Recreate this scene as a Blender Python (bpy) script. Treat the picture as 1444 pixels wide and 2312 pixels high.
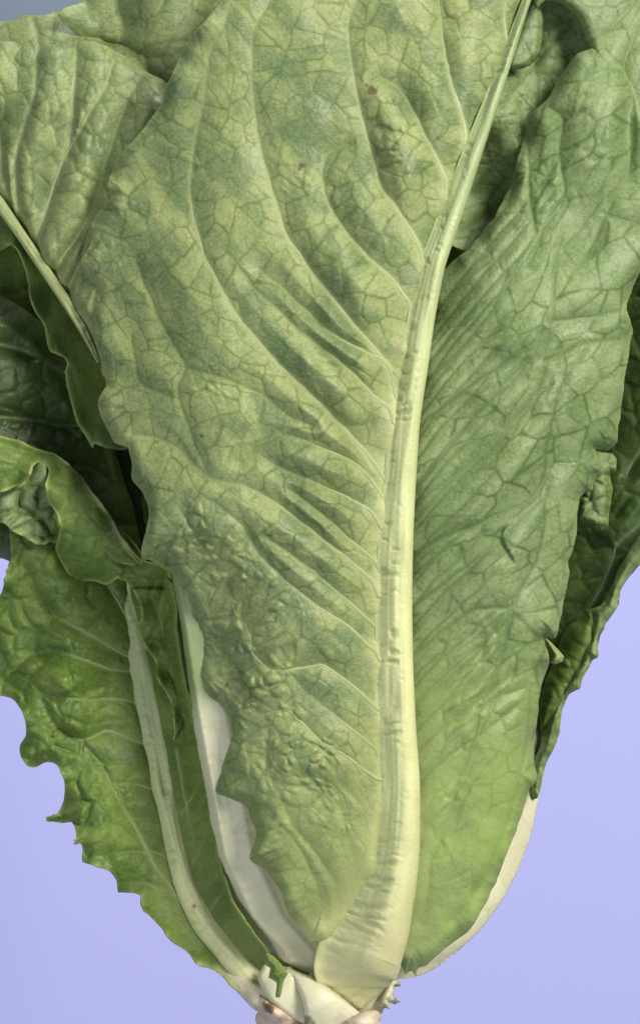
import bpy, math, random
import numpy as np
from mathutils import Vector

# ------------------------------------------------------------------ camera, world, lamps, exposure
for o in list(bpy.data.objects):
    bpy.data.objects.remove(o)
scene = bpy.context.scene
C = scene.collection
S = 0.00013          # metres for one photograph pixel on the reference plane
D = 0.75             # camera distance to the reference plane
ZR = 0.08            # height of the reference plane above the sheet
cam_d = bpy.data.cameras.new('camera')
cam = bpy.data.objects.new('camera', cam_d); C.objects.link(cam)
cam.location = (0, -(ZR + D), 0); cam.rotation_euler = (math.radians(90), 0, 0)
cam_d.sensor_fit = 'VERTICAL'; cam_d.sensor_height = 24
cam_d.angle_y = 2 * math.atan(1156 * S / D)
cam_d.clip_start = 0.01; cam_d.clip_end = 50
scene.camera = cam

world = bpy.data.worlds.new('World'); scene.world = world; world.use_nodes = True
bg = world.node_tree.nodes['Background']
bg.inputs[0].default_value = (0.80, 0.88, 1.0, 1); bg.inputs[1].default_value = 0.29

def area(name, loc, target, size, power, col):
    l = bpy.data.lights.new(name, 'AREA'); l.energy = power; l.size = size; l.color = col
    o = bpy.data.objects.new(name, l); C.objects.link(o); o.location = loc
    o.rotation_euler = (Vector(target) - Vector(loc)).to_track_quat('-Z', 'Y').to_euler()
    return o
# x right, y away from the camera, z up
area('key_lamp', (0.78, -1.12, 0.62), (0, -0.08, 0), 0.50, 32.0, (1.0, 0.96, 0.86))
area('fill_lamp', (-0.7, -1.3, -0.6), (0, -0.05, 0), 0.9, 9.0, (0.90, 0.94, 1.0))
area('added_backdrop_light', (0.1, 0.0, 1.4), (0, 0.65, -0.1), 0.6, 15.5, (1.0, 0.97, 0.95))  # added to brighten and even out the backdrop, no visible source

vs = scene.view_settings
vs.view_transform = 'Standard'; vs.look = 'None'; vs.exposure = 0.0; vs.gamma = 1.0
vs.use_curve_mapping = False
scene.render.engine = 'CYCLES'
scene.cycles.max_bounces = 5; scene.cycles.diffuse_bounces = 3; scene.cycles.transmission_bounces = 3
scene.cycles.use_adaptive_sampling = True; scene.cycles.adaptive_threshold = 0.02
scene.cycles.use_denoising = True

def lin(r, g, b):
    f = lambda c: (c / 255 / 12.92) if c / 255 <= 0.04045 else ((c / 255 + 0.055) / 1.055) ** 2.4
    return (f(r), f(g), f(b), 1)

# ------------------------------------------------------------------ numpy tools
def hash2(ix, iy, seed):
    h = (ix.astype(np.int64) * 374761393 + iy.astype(np.int64) * 668265263 + seed * 974634777) & 0xFFFFFFFF
    h = ((h ^ (h >> 13)) * 1274126177) & 0xFFFFFFFF
    h = h ^ (h >> 16)
    return (h & 0xFFFFFF) / float(0xFFFFFF)

def vnoise(x, y, seed=0):
    ix = np.floor(x); iy = np.floor(y); fx = x - ix; fy = y - iy
    fx = fx * fx * fx * (fx * (fx * 6 - 15) + 10); fy = fy * fy * fy * (fy * (fy * 6 - 15) + 10)
    a = hash2(ix, iy, seed); b = hash2(ix + 1, iy, seed); c = hash2(ix, iy + 1, seed); d = hash2(ix + 1, iy + 1, seed)
    return (a + (b - a) * fx + (c - a) * fy + (a - b - c + d) * fx * fy) * 2 - 1

def fbm(x, y, seed=0, octv=4, gain=0.5):
    s = np.zeros_like(x); a = 1.0; n = 0
    for k in range(octv):
        s += a * vnoise(x * 2 ** k + 17.3 * k, y * 2 ** k - 9.1 * k, seed + k); n += a; a *= gain
    return s / n

def voronoi(x, y, seed=0, jit=1.0):
    """F1, F2-F1 (edge distance), cell random, vector to the cell's seed"""
    ix = np.floor(x); iy = np.floor(y)
    f1 = np.full(x.shape, 9.0); f2 = np.full(x.shape, 9.0)
    r = np.zeros_like(x); r2 = np.zeros_like(x); vx = np.zeros_like(x); vy = np.zeros_like(x)
    for dx in (-1, 0, 1):
        for dy in (-1, 0, 1):
            cx = ix + dx; cy = iy + dy
            px = cx + 0.5 + jit * (hash2(cx, cy, seed) - 0.5); py = cy + 0.5 + jit * (hash2(cx, cy, seed + 7) - 0.5)
            d = np.hypot(x - px, y - py)
            closer = d < f1
            f2 = np.where(closer, f1, np.minimum(f2, d))
            rr = hash2(cx, cy, seed + 13); ss = hash2(cx, cy, seed + 29)
            r = np.where(closer, rr, r); r2 = np.where(closer, ss, r2)
            vx = np.where(closer, x - px, vx); vy = np.where(closer, y - py, vy)
            f1 = np.where(closer, d, f1)
    return f1, f2 - f1, r * 2 - 1, r2 * 2 - 1, vx, vy

def catmull(P, step=10.0, closed=False):
    P = np.array(P, float); n = len(P); out = []
    rng = range(n if closed else n - 1)
    for i in rng:
        if closed:
            p0, p1, p2, p3 = P[(i - 1) % n], P[i], P[(i + 1) % n], P[(i + 2) % n]
        else:
            p1, p2 = P[i], P[i + 1]
            p0 = P[i - 1] if i > 0 else 2 * p1 - p2
            p3 = P[i + 2] if i + 2 < n else 2 * p2 - p1
        m = max(1, int(np.hypot(*(p2 - p1)[:2]) / step))
        for k in range(m):
            t = k / m
            # tension 0.35: soft corners without overshoot
            c = 0.35
            m1 = c * (p2 - p0); m2 = c * (p3 - p1)
            out.append((2 * t**3 - 3 * t**2 + 1) * p1 + (t**3 - 2 * t**2 + t) * m1 + (-2 * t**3 + 3 * t**2) * p2 + (t**3 - t**2) * m2)
    if not closed:
        out.append(P[-1])
    return np.array(out)

def seg_dist(X, Y, A, B, chunk=40000):
    """nearest segment for every point: distance, nearest point, arc position"""
    n = len(X); dm = np.empty(n); qx = np.empty(n); qy = np.empty(n); arc = np.empty(n)
    d = B - A; L2 = np.maximum((d ** 2).sum(1), 1e-9); L = np.sqrt(L2); cum = np.concatenate([[0], np.cumsum(L)[:-1]])
    for s in range(0, n, chunk):
        x = X[s:s + chunk, None]; y = Y[s:s + chunk, None]
        t = np.clip(((x - A[None, :, 0]) * d[None, :, 0] + (y - A[None, :, 1]) * d[None, :, 1]) / L2, 0, 1)
        ex = A[None, :, 0] + t * d[None, :, 0]; ey = A[None, :, 1] + t * d[None, :, 1]
        dd = (x - ex) ** 2 + (y - ey) ** 2
        k = dd.argmin(1); r = np.arange(len(k))
        dm[s:s + chunk] = np.sqrt(dd[r, k]); qx[s:s + chunk] = ex[r, k]; qy[s:s + chunk] = ey[r, k]
        arc[s:s + chunk] = cum[k] + t[r, k] * L[k]
    return dm, qx, qy, arc

def inside(X, Y, P):
    res = np.zeros(len(X), bool)
    x1, y1 = P[:, 0], P[:, 1]; x2, y2 = np.roll(x1, -1), np.roll(y1, -1)
    for i in range(len(P)):
        if y1[i] == y2[i]:
            continue
        m = (y1[i] > Y) != (y2[i] > Y)
        if not m.any():
            continue
        xi = (x2[i] - x1[i]) * (Y[m] - y1[i]) / (y2[i] - y1[i]) + x1[i]
        idx = np.nonzero(m)[0]
        res[idx[X[m] < xi]] ^= True
    return res

def sstep(a, b, x):
    t = np.clip((x - a) / (b - a), 0, 1)
    return t * t * (3 - 2 * t)

def sinterp(Y, xs, ys, w=110.0):
    r = 0
    for k, g in zip(np.linspace(-1, 1, 9), (1, 2, 3, 4, 5, 4, 3, 2, 1)):
        r = r + g * np.interp(Y + k * w, xs, ys)
    return r / 25.0

def to_world(px, py, z):
    k = (D - (z - ZR)) / D
    return np.stack([(px - 722) * S * k, -z + 0 * px, -(py - 1156) * S * k], -1)

def mesh_obj(name, verts, faces, mat, parent, attrs=None, thick=0.0, kind=None, label=None):
    me = bpy.data.meshes.new(name)
    verts = np.asarray(verts, np.float32); faces = np.asarray(faces, np.int32)
    k = faces.shape[1]
    me.vertices.add(len(verts)); me.vertices.foreach_set('co', verts.ravel())
    me.loops.add(faces.size); me.loops.foreach_set('vertex_index', faces.ravel())
    me.polygons.add(len(faces)); me.polygons.foreach_set('loop_start', np.arange(0, faces.size, k, dtype=np.int32))
    me.update(calc_edges=True)
    me.polygons.foreach_set('use_smooth', np.ones(len(faces), bool))
    for n, a in (attrs or {}).items():
        if a.ndim == 2:
            at = me.attributes.new(n, 'FLOAT_VECTOR', 'POINT'); at.data.foreach_set('vector', a.astype(np.float32).ravel())
        else:
            at = me.attributes.new(n, 'FLOAT', 'POINT'); at.data.foreach_set('value', a.astype(np.float32))
    me.validate()
    o = bpy.data.objects.new(name, me); C.objects.link(o)
    me.materials.append(mat)
    if parent: o.parent = parent
    if thick > 0:
        m = o.modifiers.new('thickness', 'SOLIDIFY'); m.thickness = thick; m.offset = -1; m.use_even_offset = False
    if kind: o['kind'] = kind
    if label: o['label'] = label
    return o

# ------------------------------------------------------------------ materials
def leaf_mat(name, light, dark, net, rib, pale, rim, rough=0.5, trans=0.22, spec=0.35, fine=0.35, mott=0.5, bump=0.35, net_amt=0.7):
    m = bpy.data.materials.new(name); m.use_nodes = True
    nt = m.node_tree; N = nt.nodes; L = nt.links
    for n in list(N): N.remove(n)
    out = N.new('ShaderNodeOutputMaterial')
    def attr(n):
        a = N.new('ShaderNodeAttribute'); a.attribute_name = n; return a
    px = attr('px').outputs['Vector']
    def noise(scale, detail=3, rough=0.6):
        n = N.new('ShaderNodeTexNoise'); n.inputs['Scale'].default_value = scale; n.inputs['Detail'].default_value = detail
        n.inputs['Roughness'].default_value = rough; L.new(px, n.inputs['Vector']); return n.outputs['Fac']
    def ramp(v, a, b, lo=0.0, hi=1.0):
        r = N.new('ShaderNodeMapRange'); r.interpolation_type = 'SMOOTHSTEP'
        r.inputs['From Min'].default_value = a; r.inputs['From Max'].default_value = b
        r.inputs['To Min'].default_value = lo; r.inputs['To Max'].default_value = hi
        L.new(v, r.inputs['Value']); return r.outputs['Result']
    def mul(a, b):
        n = N.new('ShaderNodeMath'); n.operation = 'MULTIPLY'
        for i, v in enumerate((a, b)):
            if isinstance(v, (int, float)): n.inputs[i].default_value = v
            else: L.new(v, n.inputs[i])
        return n.outputs[0]
    def add(a, b):
        n = N.new('ShaderNodeMath'); n.operation = 'ADD'
        for i, v in enumerate((a, b)):
            if isinstance(v, (int, float)): n.inputs[i].default_value = v
            else: L.new(v, n.inputs[i])
        return n.outputs[0]
    def mix(fac, a, b):
        n = N.new('ShaderNodeMix'); n.data_type = 'RGBA'
        if isinstance(fac, (int, float)): n.inputs[0].default_value = fac
        else: L.new(fac, n.inputs[0])
        for i, v in ((6, a), (7, b)):
            if isinstance(v, tuple): n.inputs[i].default_value = v
            else: L.new(v, n.inputs[i])
        return n.outputs[2]
    # broad pigment variation + per-cell tone
    big = ramp(noise(1.1, 4), 0.3, 0.7)
    tone = ramp(attr('tone').outputs['Fac'], -1.3, 1.3)
    f = add(mul(big, 0.3), mul(tone, 0.7))
    col = mix(f, dark, light)
    # fine speckle
    sp = ramp(noise(13.0, 2, 0.8), 0.33, 0.67)
    lighter = tuple(min(1, c * 1.32) for c in light[:3]) + (1,)
    darker = tuple(c * 0.70 for c in dark[:3]) + (1,)
    col = mix(mul(mott, 0.45), col, mix(sp, darker, lighter))
    # finest vein mesh
    vo = N.new('ShaderNodeTexVoronoi'); vo.feature = 'DISTANCE_TO_EDGE'; vo.inputs['Scale'].default_value = 5.2
    wn = N.new('ShaderNodeTexNoise'); wn.inputs['Scale'].default_value = 3.0; L.new(px, wn.inputs['Vector'])
    wa = N.new('ShaderNodeVectorMath'); wa.operation = 'MULTIPLY_ADD'; wa.inputs[1].default_value = (0.22, 0.22, 0.0)
    L.new(wn.outputs['Color'], wa.inputs[0]); L.new(px, wa.inputs[2]); L.new(wa.outputs[0], vo.inputs['Vector'])
    fv = ramp(vo.outputs['Distance'], 0.0, 0.10, 1.0, 0.0)
    fv = mul(fv, ramp(wn.outputs['Fac'], 0.38, 0.62))
    col = mix(mul(fv, fine), col, net)
    col = mix(mul(attr('net').outputs['Fac'], net_amt), col, net)
    col = mix(attr('rib').outputs['Fac'], col, rib)
    pv = add(attr('pale').outputs['Fac'], 0.0)
    pale2 = tuple(c * k for c, k in zip(pale[:3], (0.90, 0.93, 0.80))) + (1,)
    col = mix(pv, col, mix(big, pale2, pale))
    col = mix(attr('rim').outputs['Fac'], col, rim)
    col = mix(attr('spot').outputs['Fac'], col, lin(90, 74, 44))
    p = N.new('ShaderNodeBsdfPrincipled')
    L.new(col, p.inputs['Base Color']); p.inputs['Specular IOR Level'].default_value = spec
    L.new(ramp(big, 0.0, 1.0, rough - 0.08, rough + 0.10), p.inputs['Roughness'])
    tr = N.new('ShaderNodeBsdfTranslucent')
    tcol = mix(0.5, col, tuple(c * k for c, k in zip(light[:3], (1.2, 1.35, 0.5))) + (1,)); L.new(tcol, tr.inputs['Color'])
    ms = N.new('ShaderNodeMixShader'); ms.inputs[0].default_value = trans
    L.new(p.outputs[0], ms.inputs[1]); L.new(tr.outputs[0], ms.inputs[2])
    b = N.new('ShaderNodeBump'); b.inputs['Strength'].default_value = bump; b.inputs['Distance'].default_value = 0.0006
    h = noise(11.0, 2, 0.75)
    L.new(h, b.inputs['Height']); L.new(b.outputs[0], p.inputs['Normal']); L.new(b.outputs[0], tr.inputs['Normal'])
    L.new(ms.outputs[0], out.inputs['Surface'])
    return m

M = {}
M['under'] = leaf_mat('leaf_underside', lin(160, 169, 110), lin(98, 121, 80), lin(80, 102, 50), lin(182, 190, 136),
                      lin(216, 212, 158), lin(172, 186, 112), rough=0.50, net_amt=0.70, spec=0.42, fine=0.26)
M['under_right'] = leaf_mat('leaf_underside_dull', lin(146, 162, 112), lin(106, 128, 78), lin(72, 96, 44), lin(150, 168, 112),
                      lin(204, 208, 168), lin(162, 184, 98), rough=0.50, net_amt=0.85, spec=0.36)
M['upper'] = leaf_mat('leaf_upperside', lin(126, 148, 72), lin(70, 98, 36), lin(92, 116, 54), lin(160, 174, 116),
                      lin(206, 206, 156), lin(174, 188, 112), rough=0.50, spec=0.40, trans=0.25, fine=0.2, net_amt=0.45)
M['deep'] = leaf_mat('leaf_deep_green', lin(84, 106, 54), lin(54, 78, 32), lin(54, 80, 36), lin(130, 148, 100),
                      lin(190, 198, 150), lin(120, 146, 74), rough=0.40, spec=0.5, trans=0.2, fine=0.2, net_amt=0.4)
M['rib'] = leaf_mat('midrib_flesh', lin(216, 217, 164), lin(202, 207, 146), lin(150, 160, 84), lin(158, 172, 124),
                      lin(220, 214, 164), lin(160, 180, 110), rough=0.45, trans=0.10, fine=0.0, mott=0.35, bump=0.3, net_amt=0.5)
M['white'] = leaf_mat('pale_leaf_base', lin(234, 229, 198), lin(216, 213, 178), lin(176, 180, 136), lin(132, 152, 92),
                      lin(226, 220, 198), lin(186, 190, 150), rough=0.36, trans=0.22, fine=0.0, mott=0.2, bump=0.2, spec=0.5, net_amt=0.3)

# ------------------------------------------------------------------ the leaf builder
class Leaf:
    def __init__(s, outline, base, veins=(), a2=0.002, a3=0.0008, a4=0.00025, cell=55.0, ang=0.0, stretch=1.0, seed=1,
                 ruffle=0.0, ruf_len=120.0, ruf_w=70.0, curl=0.0, curl_w=40.0, rim_w=7.0, rim_amt=0.5, jag=1.5,
                 pale=None, rib_amt=0.5, spots=(), extra=None, amp=None, tilt=0.05, v2=26.0, wavy=1.0, tone_add=None, blist=(), fresh=None, ruf_mask=None, blis=0.00055, wfade=None, vein_tone=0.0):
        s.__dict__.update(locals()); del s.__dict__['s']
        P = catmull(outline, 9.0, True)
        k = np.arange(len(P))
        if jag:
            P = P + jag * np.stack([fbm(k * 0.33, k * 0.0 + seed, seed + 50, 3), fbm(k * 0.33, k * 0.0 + seed + 9, seed + 60, 3)], -1) * 2
        s.P = P
        s.V = []
        for v in veins:
            pts = np.array(v['p'], float); pts = catmull(pts, 14.0)
            if v.get('wob', True):
                q = np.arange(len(pts)); pts[:, 0] += 3.0 * fbm(q * 0.35, q * 0 + 3.3, seed + len(s.V), 2); pts[:, 1] += 3.0 * fbm(q * 0.35, q * 0 + 8.3, seed + len(s.V), 2)
            s.V.append((pts, v.get('w', (7, 3)), v.get('pale', 1.0)))
    def fields(s, X, Y, full=True):
        out = {}
        n = len(X); sd = s.seed * 101
        # second order veins
        D2 = np.full(n, 400.0); rib = np.zeros(n); groove = np.zeros(n)
        for pts, w, pl in s.V:
            m = (X > pts[:, 0].min() - 130) & (X < pts[:, 0].max() + 130) & (Y > pts[:, 1].min() - 130) & (Y < pts[:, 1].max() + 130)
            if not m.any(): continue
            idx = np.nonzero(m)[0]
            d, _, _, arc = seg_dist(X[idx], Y[idx], pts[:-1], pts[1:])
            tot = np.hypot(*np.diff(pts, axis=0).T).sum(); t = arc / tot
            ww = w[0] + (w[1] - w[0]) * t
            D2[idx] = np.minimum(D2[idx], d + 10 * t)
            g = np.exp(-(d / (0.65 * ww + 1.0)) ** 2)
            rib[idx] = np.maximum(rib[idx], g * pl * (1 - 0.75 * t)); groove[idx] = np.maximum(groove[idx], g * ((1 - 0.65 * pl) + 0.65 * pl * t) * (1 - 0.35 * t * (1 - pl)))
        # third and fourth order network
        ca, sa = math.cos(s.ang), math.sin(s.ang)
        wx = X + 48 * fbm(X / 230, Y / 230, sd + 1, 2) + 3 * fbm(X / 20, Y / 20, sd + 31, 2); wy = Y + 48 * fbm(X / 230, Y / 230, sd + 2, 2) + 3 * fbm(X / 20, Y / 20, sd + 32, 2)
        u = (ca * wx + sa * wy) / s.stretch; v = -sa * wx + ca * wy
        f1, e3, r, r2, vx, vy = voronoi(u / s.cell, v / s.cell, sd + 3); e3 = e3 * s.cell
        _, e4, r4, _, _, _ = voronoi(u / s.cell * 2.1, v / s.cell * 2.1, sd + 4); e4 = e4 * s.cell / 2.1
        keep3 = sstep(-0.75, 0.1, fbm(X / 70, Y / 70, sd + 5, 2))
        keep4 = sstep(-0.35, 0.35, fbm(X / 60, Y / 60, sd + 6, 2))
        net = np.maximum(np.exp(-(e3 / 3.9) ** 2) * (0.35 + 0.65 * keep3), np.exp(-(e4 / 3.2) ** 2) * 0.42 * keep4)
        amp = s.amp(X, Y) if s.amp else np.ones(n)
        v = 0.55 + 0.75 * (fbm(X / 130, Y / 130, sd + 8, 2) * 0.5 + 0.5)
        z = s.base(X, Y)
        z = z + s.a2 * amp * v * (1 - np.exp(-(D2 / s.v2) ** 1.3))
        q3 = 1 - np.exp(-(e3 / 9.0) ** 1.3)
        bl = 0.45 + 0.6 * sstep(-0.3, 0.6, fbm(X / 110, Y / 110, sd + 9, 2))
        bw = np.zeros(n)
        for (bx, by, brx, bry, bs) in s.blist:
            g_ = bs * np.exp(-((X - bx) / brx) ** 2 - ((Y - by) / bry) ** 2); bl = bl + 0.5 * g_; bw = bw + g_
        near = sstep(0, 18, D2)
        z = z + s.a3 * amp * bl * q3 * (0.7 + 0.5 * r) * near
        z = z + s.tilt * s.cell * S * (r * vx + r2 * vy) * q3 * near * amp * bl
        z = z + s.a4 * amp * (1 - np.exp(-(e4 / 6.0) ** 1.2)) * (0.6 + 0.6 * r4) * keep4 * near
        if len(s.blist):
            z = z + s.blis * np.clip(bw, 0, 3.0) * (1 - np.exp(-(e4 / 10.0) ** 1.6)) * sstep(-0.5, 0.6, r4) * sstep(0, 10, D2)
        z = z + s.wavy * (0.0009 * amp * fbm(X / 85, Y / 85, sd + 10, 3) + 0.0035 * fbm(X / 330, Y / 330, sd + 11, 2) * (s.wfade(X, Y) if s.wfade else 1.0))
        # margin
        dE = np.full(n, 400.0); arc = np.zeros(n)
        Pn = np.vstack([s.P, s.P[:1]])
        if full:
            dE, _, _, arc = seg_dist(X, Y, Pn[:-1], Pn[1:])
            if s.ruffle:
                z = z + s.ruffle * (s.ruf_mask(X, Y) if s.ruf_mask else 1.0) * np.clip(1 - dE / (1.25 * s.ruf_w), 0, 1) ** 2 * (np.sin(arc / s.ruf_len * 6.283 + 3 * fbm(arc / 300, arc * 0, sd + 12, 2)) + 0.4 * fbm(arc / 40, arc * 0 + 2, sd + 14, 2))
            if s.curl:
                z = z - s.curl * np.clip(1 - dE / s.curl_w, 0, 1) ** 2
        if s.extra is not None:
            z = z + s.extra(X, Y)
        out['z'] = z
        out['rib'] = np.clip(rib * s.rib_amt, 0, 1)
        nn = np.maximum(net * near, groove * 0.9)
        out['net'] = np.clip(nn, 0, 1)
        pale = s.pale(X, Y) if s.pale else np.zeros(n)
        out['pale'] = np.clip(pale, 0, 1)
        out['rim'] = np.exp(-(dE / s.rim_w) ** 2) * s.rim_amt
        if s.fresh: out['rim'] = np.maximum(out['rim'], s.fresh(X, Y) * (0.75 + 0.25 * fbm(X / 60, Y / 60, sd + 15, 2)))
        sp = np.zeros(n)
        for (x, y, rr, st) in s.spots:
            d = np.hypot(X - x, Y - y) * (1 + 0.5 * fbm(X / 9, Y / 9, 77, 2))
            sp = np.maximum(sp, st * (1 - sstep(rr * 0.45, rr, d)))
        out['spot'] = sp
        out['tone'] = 0.6 * r + 0.4 * r4 + s.vein_tone * np.exp(-D2 / 20.0) * sstep(-0.25, 0.3, fbm(X / 60, Y / 60, sd + 17, 2)) + (s.tone_add(X, Y) if s.tone_add else 0)
        return out
    def height(s, X, Y):
        return s.fields(np.asarray(X, float), np.asarray(Y, float), True)['z']
    def build(s, name, mat, parent, h=4.0, thick=0.0006, label=None):
        P = s.P
        x0, y0 = P.min(0) - 2 * h; x1, y1 = P.max(0) + 2 * h
        xs = np.arange(x0, x1, h); ys = np.arange(y0, y1, h)
        nx, ny = len(xs), len(ys)
        GX, GY = np.meshgrid(xs, ys); GX = GX.ravel(); GY = GY.ravel()
        ins = inside(GX, GY, P).reshape(ny, nx)
        q = ins[:-1, :-1] | ins[1:, :-1] | ins[:-1, 1:] | ins[1:, 1:]
        jj, ii = np.nonzero(q)
        a = jj * nx + ii
        F = np.stack([a, a + nx, a + nx + 1, a + 1], -1)      # y runs down the picture -> counter-clockwise from +z
        used = np.unique(F); remap = -np.ones(nx * ny, int); remap[used] = np.arange(len(used)); F = remap[F]
        X = GX[used].copy(); Y = GY[used].copy(); I = ins.ravel()[used]
        o = np.nonzero(~I)[0]
        Pn = np.vstack([P, P[:1]])
        _, qx, qy, _ = seg_dist(X[o], Y[o], Pn[:-1], Pn[1:]); X[o] = qx; Y[o] = qy
        f = s.fields(X, Y)
        W = to_world(X, Y, f['z'])
        attrs = {k: f[k] for k in ('rib', 'net', 'pale', 'rim', 'spot', 'tone')}
        attrs['px'] = np.stack([X / 100, Y / 100, np.zeros_like(X)], -1)
        s.obj = mesh_obj(name, W, F, mat, parent, attrs, thick, label=label)
        return s.obj

def ribbon(name, leaf, pts, mat, parent, height, lift=0.0, prof=None, nseg=15, step=6.0, wrinkle=0.0, seed=0, zf=None, pale=None, ribf=None, net=None, back=0.003, label=None, spots=()):
    """a raised rib: pts rows (px, py, width); rounded closed cross-section riding on the leaf"""
    P = catmull(np.array(pts, float), step)
    c = P[:, :2]; w = P[:, 2]
    t = np.gradient(c, axis=0); t /= np.maximum(np.hypot(t[:, 0], t[:, 1]), 1e-6)[:, None]
    nrm = np.stack([-t[:, 1], t[:, 0]], -1)
    if nrm[len(nrm) // 2, 0] < 0: nrm = -nrm                 # +u to the right of the picture
    u = np.linspace(-1, 1, nseg)
    prof = prof or (lambda u: np.sqrt(np.clip(1 - u * u, 0, 1)))
    X = c[:, None, 0] + nrm[:, None, 0] * u * w[:, None] / 2
    Y = c[:, None, 1] + nrm[:, None, 1] * u * w[:, None] / 2
    z0 = (zf or leaf.height)(np.repeat(c[:, 0], 1), np.repeat(c[:, 1], 1)) if zf else leaf.height(c[:, 0], c[:, 1])
    hh = np.asarray(height(np.linspace(0, 1, len(c))) if callable(height) else np.full(len(c), height))
    Z = z0[:, None] + lift + hh[:, None] * prof(u)[None, :]
    arc = np.concatenate([[0], np.cumsum(np.hypot(*np.diff(c, axis=0).T))])
    AA = np.repeat(arc[:, None], nseg, 1); UU = np.repeat(u[None, :], len(c), 0)
    wr = np.zeros_like(Z)
    if wrinkle:
        wv = vnoise(AA / 7.0 + 1.0 * vnoise(AA / 60, UU * 2, seed + 1) + 0.5 * UU, UU * 1.6 + 5, seed)
        pat = np.maximum(sstep(-0.25, 0.35, vnoise(AA / 55, UU * 2.0, seed + 2)), 0.7 * sstep(0.8, 0.88, AA / arc[-1])) * sstep(0.0, 0.14, AA / arc[-1]) * sstep(0.95, 0.45, np.abs(UU + 0.12))
        wr = -sstep(0.15, 0.6, wv) * pat * (0.15 + 0.85 * sstep(0.6, -0.1, UU))
        Z = Z + wrinkle * wr + 0.0005 * vnoise(AA / 70, UU * 1.5, seed + 3) + 0.00016 * vnoise(AA / 160, UU * 9, seed + 4) + 0.00035 * vnoise(AA / 120, UU * 2.5, seed + 6)
    n = len(c)
    V = to_world(X.ravel(), Y.ravel(), Z.ravel())
    idx = np.arange(n * nseg).reshape(n, nseg)
    # orientation: want +z normals
    dirn = t[n // 2, 1]
    F = np.stack([idx[:-1, :-1], idx[1:, :-1], idx[1:, 1:], idx[:-1, 1:]], -1).reshape(-1, 4)
    if dirn < 0: F = F[:, ::-1]
    # closed underside
    Zb = np.minimum(Z[:, 0], Z[:, -1]) - back
    Xb = np.repeat(c[:, 0:1], 2, 1); 
    bl = to_world(X[:, 0], Y[:, 0], Zb); br = to_world(X[:, -1], Y[:, -1], Zb)
    nb = len(V); V = np.vstack([V, bl, br]); ib = nb + np.arange(n); jb = nb + n + np.arange(n)
    F2 = np.stack([ib[:-1], ib[1:], idx[1:, 0], idx[:-1, 0]], -1); F3 = np.stack([idx[:-1, -1], idx[1:, -1], jb[1:], jb[:-1]], -1); F4 = np.stack([ib[:-1], jb[:-1], jb[1:], ib[1:]], -1)
    Fb = np.vstack([F2, F3, F4])
    if dirn < 0: Fb = Fb[:, ::-1]
    F = np.vstack([F, Fb])
    ext = lambda a: np.concatenate([a.ravel(), a[:, 0], a[:, -1]])
    AX, AY = ext(X), ext(Y); T = ext(AA / arc[-1]); U = ext(UU)
    z_ = np.zeros_like(AX)
    attrs = {'rib': z_ if ribf is None else np.clip(ribf(AX, AY, U, T), 0, 1), 'net': np.clip(-ext(wr) * 1.0, 0, 1) if net is None else net(AX, AY, U, T),
             'pale': z_ if pale is None else np.clip(pale(AX, AY, U, T), 0, 1), 'rim': z_, 'spot': z_.copy(), 'tone': 0.7 * fbm(AX / 60, AY / 60, seed + 9, 2) + 0.8 * vnoise(T * 22, U * 7 + 3, seed + 10),
             'px': np.stack([AX / 100, AY / 100, z_], -1)}
    for (x, y, rr, st) in spots:
        d = np.hypot(AX - x, AY - y) * (1 + 0.5 * fbm(AX / 9, AY / 9, 77, 2))
        attrs['spot'] = np.maximum(attrs['spot'], st * (1 - sstep(rr * 0.45, rr, d)))
    return mesh_obj(name, V, F, mat, parent, attrs, label=label)

def vein_strips(leaf, mat, parent, sel=None, h=0.00042):
    for k, (pts, w, pl) in enumerate(leaf.V):
        if sel is not None and k not in sel: continue
        if pl < 0.35: continue
        n = len(pts); t = np.linspace(0, 1, n)
        m = max(3, int(n * 0.8))
        rows = np.column_stack([pts, (w[0] + (w[1] - w[0]) * t) * 1.15])[:m]
        rows[:, 2] *= np.clip((1 - np.linspace(0, 1, m)) * 2.2, 0.12, 1)
        ribbon('vein', leaf, rows, mat, parent, lambda q: h * (1 - 0.7 * q), lift=-0.00012, nseg=7, step=9.0, seed=40 + k, back=0.0008,
               ribf=lambda X, Y, U, T: (1.0 - 0.7 * sstep(0.5, 1.0, T)) * (0.75 + 0.25 * fbm(X / 25, Y / 25, 66, 2)), wrinkle=0.0)

#==SETTING==
# ------------------------------------------------------------------ setting: lavender backdrop sheet before a grey-blue wall
def plain_mat(name, a, b, scale, rough, bump=0.1):
    m = bpy.data.materials.new(name); m.use_nodes = True; nt = m.node_tree; N = nt.nodes; L = nt.links
    p = N['Principled BSDF']; tc = N.new('ShaderNodeTexCoord')
    n = N.new('ShaderNodeTexNoise'); n.inputs['Scale'].default_value = scale; n.inputs['Detail'].default_value = 5
    L.new(tc.outputs['Object'], n.inputs['Vector'])
    mx = N.new('ShaderNodeMix'); mx.data_type = 'RGBA'; mx.inputs[6].default_value = a; mx.inputs[7].default_value = b
    L.new(n.outputs['Fac'], mx.inputs[0]); L.new(mx.outputs[2], p.inputs['Base Color'])
    p.inputs['Roughness'].default_value = rough; p.inputs['Specular IOR Level'].default_value = 0.2
    n2 = N.new('ShaderNodeTexNoise'); n2.inputs['Scale'].default_value = 900; L.new(tc.outputs['Object'], n2.inputs['Vector'])
    b_ = N.new('ShaderNodeBump'); b_.inputs['Strength'].default_value = bump; b_.inputs['Distance'].default_value = 0.0003
    L.new(n2.outputs['Fac'], b_.inputs['Height']); L.new(b_.outputs[0], p.inputs['Normal'])
    return m
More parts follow.
